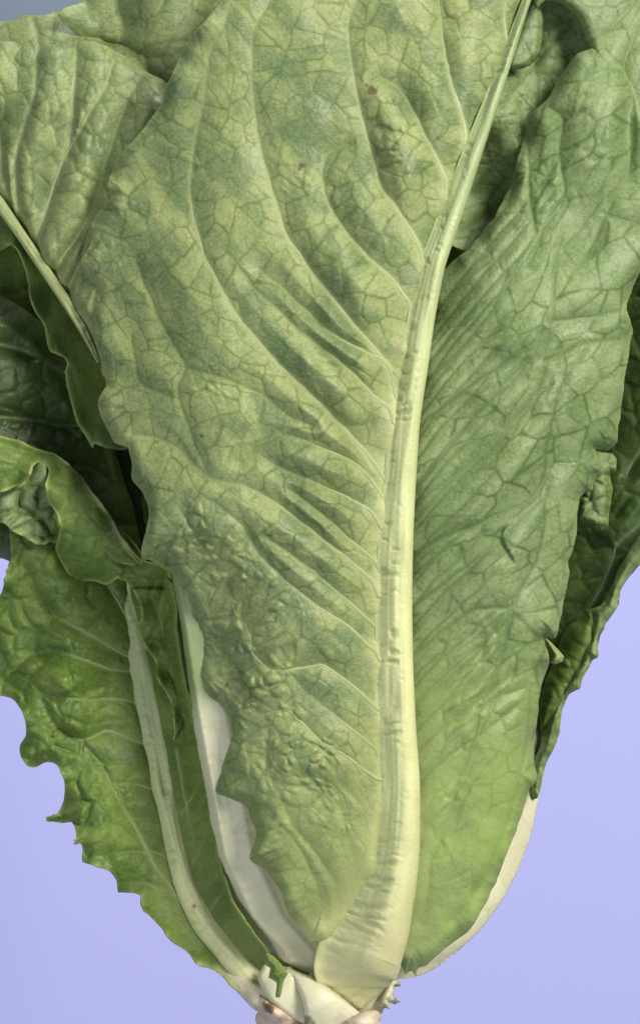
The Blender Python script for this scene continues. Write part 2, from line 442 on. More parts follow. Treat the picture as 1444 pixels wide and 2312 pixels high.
def slab(name, x0, x1, y0, y1, z0, z1, mat, kind='structure'):
    V = [(x0, y0, z0), (x1, y0, z0), (x1, y1, z0), (x0, y1, z0), (x0, y0, z1), (x1, y0, z1), (x1, y1, z1), (x0, y1, z1)]
    F = [(0, 3, 2, 1), (4, 5, 6, 7), (0, 1, 5, 4), (1, 2, 6, 5), (2, 3, 7, 6), (3, 0, 4, 7)]
    o = mesh_obj(name, V, F, mat, None, kind=kind)
    o.data.polygons.foreach_set('use_smooth', np.zeros(6, bool)); return o
slab('wall', -1.3, 1.3, 0.68, 0.72, -1.0, 1.1, plain_mat('grey_blue_wall', lin(118, 128, 146), lin(104, 114, 132), 14, 0.6))
slab('backdrop_sheet', -0.95, 0.95, 0.650, 0.652, -1.0, 0.13, plain_mat('lavender_paper', lin(170, 175, 230), lin(177, 177, 228), 3, 0.8))

# ------------------------------------------------------------------ the lettuce
lettuce = bpy.data.objects.new('romaine_lettuce', None); C.objects.link(lettuce)
lettuce.location = (0, 0, 0)
lettuce['label'] = 'whole head of romaine lettuce with green crinkled leaves in front of a lavender backdrop'
lettuce['category'] = 'lettuce'

A = np.array
def Zf(X, Y):
    B = sinterp(Y, [-250, 0, 600, 1200, 1700, 2000, 2150, 2312, 2400], [0.030, 0.044, 0.056, 0.058, 0.050, 0.040, 0.030, 0.018, 0.012])
    t = np.clip((X - 800) / 980.0, -0.98, 0.98)
    return 0.055 + B * np.sqrt(1 - t * t) - 0.004

# midrib of the front leaf: px, py, width
MID = A([(1262, -170, 10), (1225, -90, 14), (1188, 0, 20), (1150, 110, 26), (1115, 210, 34), (1078, 310, 42), (1035, 430, 50), (1003, 520, 54), (975, 600, 58), (950, 720, 62),
         (934, 820, 66), (914, 950, 68), (902, 1080, 74), (893, 1200, 80), (888, 1350, 84), (889, 1500, 86), (893, 1650, 92), (898, 1760, 98),
         (895, 1850, 106), (887, 1930, 118), (870, 2010, 136), (842, 2090, 168), (814, 2150, 192), (800, 2195, 188), (798, 2232, 152), (802, 2260, 96), (806, 2278, 30)])
def mid_x(Y):
    return np.interp(Y, MID[:, 1], MID[:, 0])
def mid_w(Y):
    return np.interp(Y, MID[:, 1], MID[:, 2])

# ---- front leaf, left half
FL = [(1285, -200), (1180, -235), (1000, -250), (820, -225), (650, -150), (560, -70), (505, -10), (472, 40), (432, 80), (402, 135), (378, 190), (366, 230), (338, 272), (303, 314), (272, 352), (243, 412),
      (250, 440), (210, 500), (205, 555), (183, 592), (196, 612), (216, 652), (213, 705), (214, 765), (228, 815), (230, 845), (241, 868), (222, 905), (232, 948), (260, 1000), (288, 1012), (299, 1050), (297, 1082), (318, 1108),
      (335, 1150), (330, 1195), (318, 1258), (347, 1268), (392, 1300), (424, 1350), (438, 1410), (446, 1480), (456, 1550), (470, 1580), (494, 1592), (517, 1622), (522, 1660), (508, 1712),
      (486, 1786), (512, 1800), (556, 1822), (566, 1850), (580, 1885), (563, 1938), (598, 1962), (632, 2010), (652, 2062), (684, 2104), (700, 2126), (740, 2118),
      (800, 2085), (850, 2040), (880, 1950), (892, 1800), (888, 1600), (885, 1400), (890, 1200), (900, 1060), (930, 820), (960, 660), (1000, 520), (1060, 350), (1140, 130), (1225, -90)]
def vn(p, w=(9, 3), pale=1.0): return {'p': p, 'w': w, 'pale': pale}
FLV = [
 vn([(895, 905), (872, 823), (800, 735), (722, 638), (665, 560), (645, 530), (620, 450), (600, 380), (578, 275), (570, 200), (572, 70), (600, 20), (640, -60)], (11, 5)),
 vn([(868, 1085), (852, 1060), (822, 1018), (772, 963), (720, 910), (665, 858), (605, 798), (550, 733), (500, 653), (460, 575), (435, 470), (428, 415), (440, 320), (463, 210), (475, 120), (508, 50), (540, -60)], (11, 4)),
 vn([(1042, 345), (1050, 310), (1045, 278), (1022, 200), (1002, 100), (992, 15), (990, -80)], (11, 5)),
 vn([(958, 605), (950, 572), (932, 530), (892, 465), (857, 410), (827, 300), (812, 240), (797, 165), (785, 65), (797, 15), (830, -60)], (10, 4)),
 vn([(1148, 125), (1144, 100), (1137, 40), (1140, -40)], (7, 4)),
 vn([(930, 722), (920, 680), (882, 628), (832, 583), (772, 510), (737, 450), (727, 395), (740, 350), (785, 325)], (9, 3)),
 vn([(1003, 450), (1006, 410), (987, 360), (957, 300), (937, 255), (902, 200), (862, 175), (835, 185)], (9, 3)),
 vn([(905, 860), (870, 815), (832, 798), (777, 768), (722, 733), (660, 670), (585, 605)], (9, 3), 0.8),
 vn([(888, 955), (877, 923), (837, 888), (787, 833), (722, 783), (680, 750), (620, 690), (560, 640)], (9, 3), 0.8),
 vn([(310, 593), (350, 693), (385, 765), (420, 828), (402, 868), (402, 898), (425, 958), (450, 1028), (472, 1078)], (6, 5), 0.0),
 vn([(855, 1345), (842, 1316), (777, 1256), (720, 1211), (650, 1155), (600, 1123), (550, 1098), (470, 1078), (410, 1018), (350, 985), (300, 980)], (10, 4), 0.7),
 vn([(862, 1125), (852, 1105), (797, 1043), (722, 1010), (650, 985), (585, 1022), (545, 1045)], (8, 4), 0.5),
 vn([(866, 1200), (837, 1153), (782, 1123), (722, 1093), (640, 1060), (580, 1020)], (8, 4), 0.5),
 vn([(858, 1290), (847, 1266), (782, 1211), (722, 1156), (660, 1110)], (8, 3), 0.4),
 vn([(855, 1430), (842, 1412), (772, 1346), (722, 1301), (640, 1240), (600, 1215)], (9, 4), 0.4),
 vn([(855, 1490), (847, 1474), (782, 1411), (720, 1371), (650, 1316), (590, 1256), (540, 1180), (480, 1130)], (9, 4), 0.5),
 vn([(850, 1600), (832, 1582), (772, 1531), (722, 1501), (620, 1516), (570, 1476), (565, 1431), (520, 1356), (490, 1286), (450, 1226), (415, 1161)], (9, 5), 0.6),
 vn([(850, 1705), (847, 1692), (800, 1650), (747, 1606), (690, 1560), (640, 1500)], (8, 3), 0.4),
 vn([(845, 1755), (780, 1706), (720, 1671), (675, 1626), (645, 1601), (585, 1611), (520, 1536), (515, 1486), (500, 1456), (450, 1400)], (8, 4), 0.5),
 vn([(787, 2074), (797, 2009), (802, 1949), (782, 1884), (767, 1814), (757, 1784), (722, 1774), (625, 1774), (600, 1720), (605, 1650)], (7, 5), 0.2),
 vn([(840, 1850), (800, 1800), (765, 1770), (740, 1700), (700, 1680)], (7, 4), 0.3),
 vn([(735, 2090), (720, 2010), (690, 1940), (650, 1880), (610, 1850)], (6, 3), 0.2),
 vn([(772, 2080), (755, 1990), (715, 1930), (660, 1860), (625, 1774)], (6, 3), 0.2),
 vn([(420, 828), (500, 850), (590, 888), (650, 938), (700, 960)], (5, 4), 0.0),
 vn([(300, 758), (310, 838), (330, 873), (400, 898)], (5, 4), 0.0),
]
def fl_base(X, Y):
    z = Zf(X, Y)
    d = mid_x(Y) - X
    z = z - 0.004 * np.exp(-np.clip(d - mid_w(Y) * 0.3, 0, None) / 60.0) * sstep(2050, 1750, Y)      # gutter beside the midrib
    # broad folds
    z = z + 0.0035 * np.sin((X * 0.55 + Y * 0.83) / 150.0) * sstep(60, 220, d) * sstep(1500, 900, Y)
    z = z - 0.010 * sstep(520, 180, X) * sstep(1500, 1100, Y)
    z = z - 0.012 * sstep(650, 430, X) * sstep(1150, 1450, Y) - 0.0040 * sstep(1900, 2080, Y)
    return z
def fl_amp(X, Y):
    d = mid_x(Y) - X
    a = 0.55 + 1.0 * np.exp(-((d - 130) / 190.0) ** 2)
    a = a * sstep(0, 120, d - mid_w(Y) * 0.4) * (1 - 0.45 * sstep(1150, 1400, Y))
    a = a * sinterp(Y, [-200, 200, 900, 1900, 2150], [0.9, 1.1, 1.15, 0.95, 0.3])
    return a
def fl_tone(X, Y):
    u = (X * 0.62 + Y * 0.78); v = (X * 0.78 - Y * 0.62)           # patches drawn out along the side veins
    n = fbm(u / 150, v / 48, 301, 3) + 0.35 * fbm(u / 40, v / 22, 305, 2)
    return 1.2 * np.clip(n * 2.6, -1, 1)
def fl_pale(X, Y):
    d = mid_x(Y) - X - mid_w(Y) * 0.45
    p = 0.55 * np.exp(-np.clip(d, 0, None) / 16.0) * sstep(500, 1000, Y)
    p = np.maximum(p, 0.9 * np.exp(-np.clip(d, 0, None) / 55.0) * sstep(1800, 2080, Y))
    p = np.maximum(p, 0.95 * sstep(2040, 2112, Y + 0.18 * (X - 700) + 10 * vnoise(X / 22, Y / 22, 4)))
    return p
for v in FLV:
    x0, y0 = v['p'][0]
    if abs(x0 - mid_x(y0)) < 70 and y0 < 1900:
        v['p'] = [(float(mid_x(y0)) - 4, y0 + 10)] + v['p']
front = Leaf(FL, fl_base, FLV, a2=0.0033, a3=0.00018, a4=0.00008, cell=49, fresh=lambda X, Y: 0.45 * sstep(1500, 2000, Y), wfade=lambda X, Y: sstep(20, 220, mid_x(Y) - X), vein_tone=1.6, ang=0.7, stretch=1.15, seed=3, v2=34, ruffle=0.0022, ruf_len=170, ruf_w=60,
             curl=0.003, curl_w=28, rim_w=5, rim_amt=0.35, amp=fl_amp, pale=fl_pale, rib_amt=0.75, tilt=0.055, tone_add=fl_tone,
             blist=[(540, 1330, 90, 130, 2.6), (580, 1560, 110, 100, 2.8), (690, 1720, 120, 80, 2.6), (440, 1190, 80, 80, 1.6), (640, 1420, 60, 60, 1.5), (760, 1850, 60, 80, 1.4), (240, 500, 70, 120, 1.2), (620, 1860, 60, 50, 1.6), (880, 330, 50, 80, 1.2), (690, 420, 60, 60, 1.2), (480, 870, 60, 40, 1.2)],
             spots=[(840, 205, 15, 0.9), (826, 192, 7, 0.8), (852, 262, 9, 0.5), (682, 373, 9, 1.0), (676, 380, 7, 0.8), (456, 985, 6, 0.9), (888, 228, 5, 0.8), (987, 312, 6, 0.6), (608, 1210, 6, 0.8), (273, 822, 5, 0.7), (757, 425, 8, 0.4)])
fo = front.build('front_leaf', M['under'], lettuce, h=2.6, label='broad front leaf showing its pale ribbed underside')
vein_strips(front, M['under'], fo)
def rib_prof(u): return np.where(u < 0.35, np.sin((u + 1) / 1.35 * math.pi / 2) ** 1.8, np.sqrt(np.clip(1 - ((u - 0.35) / 0.65) ** 2, 0, 1)))
ribbon('midrib', front, MID, M['rib'], fo, lambda t: 0.0028 + 0.0028 * t + 0.005 * sstep(0.78, 0.93, t) - 0.009 * sstep(0.95, 1.0, t), lift=-0.0004, prof=rib_prof, nseg=33, step=4.0, wrinkle=0.0007, seed=21,
       zf=lambda X, Y: Zf(X, Y) - 0.003, back=0.006,
       ribf=lambda X, Y, U, T: sstep(900, 150, Y) * 0.85 + sstep(-0.4, -1.0, U + 0.25 * fbm(X / 18, Y / 18, 71, 2)) * (0.5 * sstep(2100, 1800, Y) + 0.95 * sstep(1850, 2000, Y) * sstep(2190, 2110, Y)) + 0.45 * sstep(1600, 800, Y),
       pale=lambda X, Y, U, T: 0.45 * sstep(-0.2, 0.7, U) * sstep(1000, 1800, Y) + 0.9 * sstep(1980, 2220, Y))

# ---- front leaf, right half (falls behind the midrib)
FR = [(1060, 556), (1020, 590), (978, 640), (950, 760), (925, 950), (910, 1100), (905, 1250), (895, 1500), (905, 1700), (908, 1850), (895, 2000), (870, 2110), (880, 2168),
      (905, 2182), (915, 2200), (928, 2190), (937, 2204), (942, 2186), (960, 2180), (975, 2166), (1022, 2130), (1070, 2085), (1112, 2005), (1150, 1912), (1172, 1852), (1188, 1795), (1196, 1778), (1210, 1762), (1204, 1690), (1214, 1600), (1220, 1545), (1238, 1490),
      (1227, 1440), (1254, 1442), (1268, 1380), (1284, 1292), (1282, 1272), (1297, 1220), (1309, 1122), (1336, 1106), (1338, 1086), (1362, 1072), (1360, 1045), (1342, 1012), (1368, 1018), (1391, 1000), (1396, 960), (1408, 860),
      (1422, 775), (1428, 745), (1414, 690), (1448, 600), (1500, 520), (1560, 430), (1560, 300), (1480, 270), (1440, 235), (1424, 190), (1396, 142), (1346, 106), (1300, 122), (1262, 172), (1238, 216), (1196, 262), (1176, 330), (1150, 420), (1108, 500)]
FRV = [
 vn([(940, 975), (952, 958), (1022, 903), (1092, 850), (1152, 813), (1182, 788)], (7, 4), 0.0),
 vn([(930, 1110), (947, 1093), (1002, 1028), (1072, 938), (1152, 868), (1190, 820)], (7, 4), 0.0),
 vn([(945, 875), (962, 858), (1022, 803), (1102, 708), (1152, 603)], (8, 4), 0.3),
 vn([(930, 1180), (972, 1133), (1032, 1078), (1102, 1008), (1172, 933), (1212, 878), (1232, 813), (1247, 723), (1252, 603), (1270, 540)], (9, 5), 0.3),
 vn([(920, 1260), (985, 1215), (1072, 1186), (1150, 1150), (1192, 1133), (1227, 1078), (1232, 1018), (1257, 883), (1302, 818), (1330, 770)], (7, 5), 0.0),
 vn([(915, 1330), (937, 1296), (992, 1246), (1072, 1186)], (7, 4), 0.0),
 vn([(915, 1390), (942, 1361), (1002, 1316), (1072, 1261), (1110, 1230)], (7, 3), 0.0),
 vn([(912, 1510), (937, 1476), (982, 1436), (1072, 1376), (1147, 1371), (1180, 1320), (1212, 1261), (1227, 1186), (1232, 1100)], (8, 5), 0.2),
 vn([(930, 1600), (962, 1571), (1032, 1516), (1072, 1476), (1137, 1391)], (7, 4), 0.2),
 vn([(945, 2080), (962, 2034), (972, 1944), (1012, 1844), (1032, 1764), (1047, 1731), (1072, 1656), (1082, 1596), (1137, 1466), (1147, 1371)], (9, 5), 0.2),
 vn([(1082, 1600), (1132, 1571), (1202, 1546)], (6, 3), 0.1),
 vn([(1195, 1560), (1190, 1660), (1165, 1780), (1130, 1900), (1080, 2010), (1020, 2080)], (6, 5), 0.2),
 vn([(1300, 610), (1332, 560), (1367, 485), (1412, 400), (1432, 300), (1422, 190), (1392, 130), (1337, 100), (1297, 120), (1247, 210), (1200, 260)], (9, 5), 0.3),
 vn([(1322, 100), (1307, 40), (1262, 5), (1230, 0)], (7, 4), 0.3),
 vn([(1207, 520), (1195, 450), (1192, 350), (1172, 225)], (7, 4), 0.2),
 vn([(1190, 600), (1232, 510), (1272, 440), (1262, 350), (1272, 270), (1237, 240)], (7, 4), 0.2),
 vn([(1030, 600), (1042, 575), (1102, 515), (1137, 475), (1157, 430), (1180, 400)], (8, 4), 0.3),
 vn([(1050, 390), (1100, 360), (1150, 330), (1190, 300)], (7, 4), 0.3),
 vn([(1010, 500), (1080, 460), (1140, 420)], (6, 4), 0.3),
 vn([(1367, 485), (1420, 500), (1480, 520)], (6, 4), 0.2),
 vn([(1250, 723), (1330, 715), (1400, 700)], (6, 3), 0.0),
 vn([(1232, 813), (1300, 780), (1400, 765)], (6, 3), 0.0),
]
rv = random.Random(5)
for k in range(20):
    y0 = 690 + 56 * k + rv.uniform(-12, 12); x0 = float(np.interp(y0, MID[:, 1], MID[:, 0] + MID[:, 2] * 0.4)); L_ = rv.uniform(150, 330) * (1.0 if y0 < 1500 else 0.7)
    st_ = np.interp(y0, [600, 1300, 1900], [1.05, 0.85, 0.55])
    FRV.append(vn([(x0, y0 + 20), (x0 + 0.3 * L_, y0 - 0.32 * L_ * st_), (x0 + 0.65 * L_, y0 - 0.72 * L_ * st_), (x0 + L_, y0 - 1.15 * L_ * st_)], (4.5, 2), 0.0))
def fr_base(X, Y):
    d = X - mid_x(Y)
    z = Zf(X, Y) - 0.006
    V = sinterp(Y, [-200, 100, 500, 700, 1100, 1500, 2000], [0.026, 0.028, 0.024, 0.013, 0.006, 0.003, 0.003])
    wd = sinterp(Y, [-200, 300, 700, 1500], [200, 180, 130, 90])
    z = z - V * np.exp(-np.clip(d - mid_w(Y) * 0.3, 0, None) / wd)
    z = z - 0.020 * sstep(220, 560, d) * sstep(700, 1200, Y)                       # roll away at the right margin
    z = z + 0.0022 * np.sin((X * 0.75 + Y * 0.66 + 30 * fbm(X / 200, Y / 200, 401, 2)) / 24.0) * sstep(60, 200, d) * sstep(520, 320, d) * sstep(620, 800, Y) * sstep(1500, 1200, Y) * 0.55 + 0.002 * np.sin((X * 0.6 - Y * 0.75) / 100.0) * sstep(40, 160, d) * sstep(1500, 1000, Y)
    z = z + 0.005 * np.exp(-(((X - 1330) / 90.0) ** 2 + ((Y - 250) / 130.0) ** 2))
    z = z - 0.005 * np.exp(-(((X - 1305) / 55.0) ** 2 + ((Y - 510) / 70.0) ** 2)) - 0.005 * np.exp(-(((X - 1415) / 18.0) ** 2 + ((Y - 270) / 110.0) ** 2))
    # the tear
    dt = 1148 + 14 * np.sin(Y / 22.0) - X
    z = z - 0.0016 * sstep(-2, 3, dt) * np.exp(-np.clip(dt, 0, None) / 45.0) * sstep(1175, 1200, Y) * sstep(1290, 1255, Y)
    return z
def fr_pale(X, Y):
    d = X - mid_x(Y) - mid_w(Y) * 0.45
    return 0.75 * np.exp(-np.clip(d, 0, None) / 45.0) * sstep(1500, 2050, Y) + 0.25 * sstep(1900, 2170, Y)
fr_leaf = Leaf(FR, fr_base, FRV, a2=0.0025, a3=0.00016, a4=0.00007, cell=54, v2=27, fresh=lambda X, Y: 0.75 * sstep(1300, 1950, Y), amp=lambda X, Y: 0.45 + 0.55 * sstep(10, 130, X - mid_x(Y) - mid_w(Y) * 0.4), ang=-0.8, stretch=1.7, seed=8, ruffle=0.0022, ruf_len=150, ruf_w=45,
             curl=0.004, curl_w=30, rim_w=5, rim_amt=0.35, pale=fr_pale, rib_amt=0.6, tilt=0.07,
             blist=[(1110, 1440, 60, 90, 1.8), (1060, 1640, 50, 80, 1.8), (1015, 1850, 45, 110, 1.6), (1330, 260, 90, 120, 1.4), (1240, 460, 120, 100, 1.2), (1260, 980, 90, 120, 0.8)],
             tone_add=lambda X, Y: -0.6 * sstep(900, 300, Y) + 0.6 * np.clip(2 * fbm((X * 0.7 - Y * 0.7) / 140, (X * 0.7 + Y * 0.7) / 50, 311, 3), -1, 1), spots=[(1303, 328, 7, 0.8), (1322, 212, 6, 0.3), (1275, 270, 7, 0.7)])  # tone drops towards the top: the dimmer light up there, put into the pigment
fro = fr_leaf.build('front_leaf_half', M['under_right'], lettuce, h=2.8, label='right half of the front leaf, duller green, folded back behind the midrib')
vein_strips(fr_leaf, M['under_right'], fro)

#==OTHERS==
# ---- rear leaves in the upper right, behind the lobed top of the front leaf
RT = [(1205, 12), (1232, 4), (1262, 6), (1292, 26), (1312, 58), (1326, 100), (1334, 140), (1400, 240), (1500, 330), (1600, 300), (1600, -60), (1480, -180), (1330, -220), (1230, -150)]
rt = Leaf(RT, lambda X, Y: Zf(X, Y) - 0.016 + 0.0 * X, [vn([(1322, 100), (1370, 70), (1420, 20), (1460, -60)], (6, 4), 0.2), vn([(1400, 230), (1410, 130), (1440, 60)], (6, 3), 0.1)], a2=0.002, a3=0.0002, a4=0.0001, cell=52, seed=91, curl=0.004, curl_w=26, rim_amt=0.2)
rto = rt.build('outer_leaf', M['under_right'], lettuce, h=3.4, label='leaf folded down in the top right corner')
RB = [(1190, -150), (1150, 60), (1100, 200), (1050, 320), (1010, 470), (1000, 540), (1030, 560), (1056, 574), (1080, 640), (1200, 640), (1330, 500), (1400, 300), (1420, 100), (1380, -120), (1280, -190)]
RBV = [vn([(1060, 430), (1110, 380), (1160, 345), (1210, 330)], (7, 4), 0.2), vn([(1040, 520), (1100, 480), (1160, 440)], (6, 4), 0.2), vn([(1090, 330), (1140, 290), (1200, 265)], (6, 4), 0.2), vn([(1130, 240), (1180, 180), (1230, 120), (1290, 60)], (8, 5), 0.2), vn([(1170, 230), (1190, 330), (1200, 420)], (6, 4), 0.2)]
rb = Leaf(RB, lambda X, Y: Zf(X, Y) - 0.036 - 0.006 * np.sin((X * 0.8 - Y * 0.5) / 45.0) + 0.008 * np.exp(-((X - 1240) / 40.0) ** 2 - ((Y - 110) / 90.0) ** 2), RBV, a2=0.003, a3=0.0005, a4=0.0002, cell=50, seed=93, curl=0.003, rim_amt=0.1,
          blist=[(1180, 200, 60, 80, 1.5)])
rbo = rb.build('outer_leaf', M['under_right'], lettuce, h=3.6, label='shaded rear leaf beside the upper end of the midrib')
GP = [(1210, 0), (1185, 40), (1160, 90), (1140, 140), (1146, 156), (1172, 158), (1196, 150), (1216, 120), (1226, 70), (1226, 20)]
gp = Leaf(GP, lambda X, Y: Zf(X, Y) - 0.022 + 0 * X, [], a2=0, a3=0.0003, cell=40, seed=95, curl=0.003, curl_w=16, rim_amt=0.0)
gp.build('folded_margin', M['under_right'], rbo, h=3.4)

# ---- leaf tucked behind the front leaf on the upper left
BL = [(-140, 330), (-160, 200), (-150, 110), (-60, 88), (0, 92), (40, 90), (80, 102), (120, 100), (165, 92), (205, 92), (250, 108), (300, 140), (345, 170), (380, 192), (430, 300), (430, 520), (380, 700), (300, 840), (236, 850),
      (226, 812), (205, 765), (165, 695), (120, 628), (78, 560), (45, 512), (10, 466), (-60, 400)]
BLV = [vn([(62, 560), (40, 470), (36, 380), (50, 300), (78, 210), (85, 140), (88, 105)], (8, 4), 0.8),
       vn([(75, 570), (95, 500), (120, 430), (150, 355), (200, 265), (245, 180), (262, 120)], (12, 5), 1.0),
       vn([(150, 355), (162, 290), (168, 200), (170, 120), (168, 95)], (9, 5), 0.9),
       vn([(120, 620), (170, 540), (205, 480), (245, 350), (290, 230), (320, 170)], (8, 4), 0.5),
       vn([(150, 660), (180, 600), (215, 480), (250, 345), (300, 315), (350, 260)], (8, 4), 0.6),
       vn([(30, 500), (10, 400), (0, 300), (-20, 200)], (7, 4), 0.6)]
def b_base(X, Y):
    z = Zf(X, Y) - 0.020 + 0.006 * np.sin((X * 0.93 + Y * 0.3) / 19.0) * 0.25 * sstep(600, 400, Y)
    z = z - 0.010 * sstep(240, 90, Y)
    return z
bl = Leaf(BL, b_base, BLV, a2=0.0042, a3=0.0012, a4=0.0004, cell=44, ang=1.2, stretch=1.3, seed=12, ruffle=0.001, curl=0.005, curl_w=30, rim_amt=0.25, rib_amt=0.7, tilt=0.09, v2=20,
          pale=lambda X, Y: 0.6 * np.exp(-np.abs((X - sinterp(Y, [440, 560, 800], [0, 75, 226]))) / 16.0) * sstep(430, 520, Y))
bo = bl.build('outer_leaf', M['under'], lettuce, h=4, label='crinkled pale leaf tucked behind the upper left of the front leaf')
vein_strips(bl, M['under'], bo)
ribbon('midrib', bl, [(-70, 380, 30), (-6, 454, 28), (44, 524, 24), (94, 598, 24), (152, 684, 24), (195, 756, 20), (224, 818, 10)], M['under'], bo, 0.0014, lift=-0.0008, nseg=13, wrinkle=0.0003, seed=5, back=0.004, zf=lambda X, Y: b_base(X, Y) + 0.002,
       pale=lambda X, Y, U, T: 0.12 + 0 * X, ribf=lambda X, Y, U, T: 0.35 + 0 * X, spots=[(180, 722, 10, 0.55), (192, 745, 9, 0.6), (205, 770, 7, 0.5), (168, 700, 7, 0.5)])

# ---- leaves across the top, behind
TL = [(-140, 60), (-60, 52), (0, 48), (30, 44), (62, 32), (95, 34), (130, 28), (165, 26), (195, 20), (240, 22), (290, 24), (340, 14), (420, 0), (520, -60), (640, -60), (640, 260), (480, 330), (300, 330), (100, 280), (-60, 240), (-140, 180)]
tl = Leaf(TL, lambda X, Y: Zf(X, Y) - 0.034 - 0.012 * sstep(150, 20, Y) + 0.004 * np.sin(X / 60.0), [vn([(90, 200), (88, 110), (80, 60), (75, 40)], (7, 4), 0.6), vn([(250, 240), (230, 150), (250, 70), (240, 35)], (7, 4), 0.3), vn([(360, 250), (330, 150), (360, 60), (400, 20)], (6, 4), 0.2)],
          a2=0.0028, cell=52, seed=15, curl=0.004, rim_amt=0.3)
tlo = tl.build('outer_leaf', M['under'], lettuce, h=4.5, label='olive leaf shaded under the front leaf along the top edge')
vein_strips(tl, M['under'], tlo)
T2 = [(130, 34), (140, 20), (165, 10), (192, 6), (190, -10), (200, -60), (300, -130), (480, -160), (700, -150), (700, 120), (400, 140), (200, 90)]
t2 = Leaf(T2, lambda X, Y: 0.055 + 0.006 * np.sin(X / 50.0), [vn([(280, 60), (260, 0), (270, -80)], (7, 4), 0.5)], a2=0.002, seed=18, curl=0.004)
t2.build('inner_leaf', M['under'], lettuce, h=5, label='leaf tip peeking out above the top left edge')

# ---- rim of the dark leaf below it
JL = [(-120, 600), (-40, 590), (0, 568), (22, 552), (40, 560), (52, 585), (64, 640), (70, 672), (88, 712), (102, 740), (108, 775), (114, 790), (150, 808), (155, 822), (148, 838), (152, 880), (166, 918), (178, 958),
      (190, 980), (208, 1010), (214, 1000), (236, 1006), (262, 1016), (290, 1012), (330, 980), (360, 800), (260, 600), (140, 420), (40, 330), (-120, 300)]
def j_base(X, Y):
    e = np.interp(Y, [560, 700, 800, 900, 1010], [30, 80, 140, 160, 215])
    return 0.059 - 0.00010 * np.clip(X - e, 0, 200) - 0.006 * sstep(620, 420, Y) + 0.0 * Y
jl = Leaf(JL, j_base, [vn([(200, 960), (150, 800), (110, 690)], (5, 3), 0.1)], a2=0.0008, a3=0.0003, a4=0.0001, seed=22, ruffle=0.002, ruf_len=130, ruf_w=30, rim_w=4.5, rim_amt=0.65, jag=1.2, tilt=0.03)
jl.build('outer_leaf', M['upper'], lettuce, h=4, label='dark green leaf margin with wavy pale rim on the left')
# dark inner leaf with two pale veins
KL = [(-150, 640), (-60, 660), (0, 668), (45, 690), (90, 725), (140, 790), (190, 860), (230, 930), (262, 1020), (285, 1100), (310, 1180), (320, 1280), (200, 1320), (0, 1260), (-150, 1200)]
KLV = [vn([(-120, 740), (0, 775), (60, 795), (110, 818), (145, 842), (190, 880)], (9, 5), 1.0), vn([(-120, 935), (0, 940), (60, 945), (120, 958), (180, 964), (240, 985)], (9, 5), 1.0),
       vn([(150, 1060), (190, 1055), (235, 1075), (265, 1100)], (7, 4), 0.7), vn([(240, 1010), (252, 1050), (264, 1100)], (7, 5), 0.9)]
kl = Leaf(KL, lambda X, Y: 0.047 - 0.00005 * np.clip(X, 0, 400) + 0.0 * Y, KLV, a2=0.004, a3=0.0012, a4=0.0004, cell=50, seed=25, v2=30, rib_amt=0.9, tilt=0.08, curl=0.012, curl_w=60, rim_amt=0.15)
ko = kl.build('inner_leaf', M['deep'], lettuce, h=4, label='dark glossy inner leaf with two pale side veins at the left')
vein_strips(kl, M['deep'], ko)
# shadowed leaf behind the gap
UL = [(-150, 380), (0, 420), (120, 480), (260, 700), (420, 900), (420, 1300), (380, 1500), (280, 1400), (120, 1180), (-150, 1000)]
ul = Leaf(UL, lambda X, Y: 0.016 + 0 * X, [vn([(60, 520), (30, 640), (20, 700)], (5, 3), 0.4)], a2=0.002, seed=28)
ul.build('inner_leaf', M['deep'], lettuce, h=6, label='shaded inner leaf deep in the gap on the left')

# ---- lower left leaf, upper side showing
GL = [(-140, 1120), (-40, 1160), (10, 1180), (24, 1195), (22, 1225), (24, 1255), (16, 1290), (6, 1335), (-12, 1352), (-80, 1400), (-120, 1480), (-90, 1560), (-30, 1572), (5, 1570), (32, 1580), (50, 1608), (60, 1640), (58, 1662), (44, 1682), (47, 1706), (62, 1730), (82, 1733), (108, 1720), (128, 1724),
      (142, 1746), (149, 1778), (143, 1812), (128, 1836), (104, 1850), (135, 1857), (162, 1858), (170, 1876), (172, 1890), (164, 1905), (184, 1906), (187, 1926), (187, 1946), (212, 1954), (244, 1964), (256, 1978), (264, 1990), (266, 2016),
      (296, 2016), (318, 2020), (320, 2040), (324, 2056), (345, 2074), (372, 2102), (396, 2132), (420, 2148), (450, 2178), (492, 2196), (530, 2230), (580, 2262), (640, 2262), (640, 2215), (628, 2190),
      (596, 2140), (560, 2090), (526, 2036), (504, 1975), (488, 1905), (474, 1800), (462, 1730), (446, 1660), (430, 1600), (414, 1520), (400, 1440), (396, 1360), (380, 1310), (330, 1270), (280, 1200), (200, 1130), (60, 1090)]
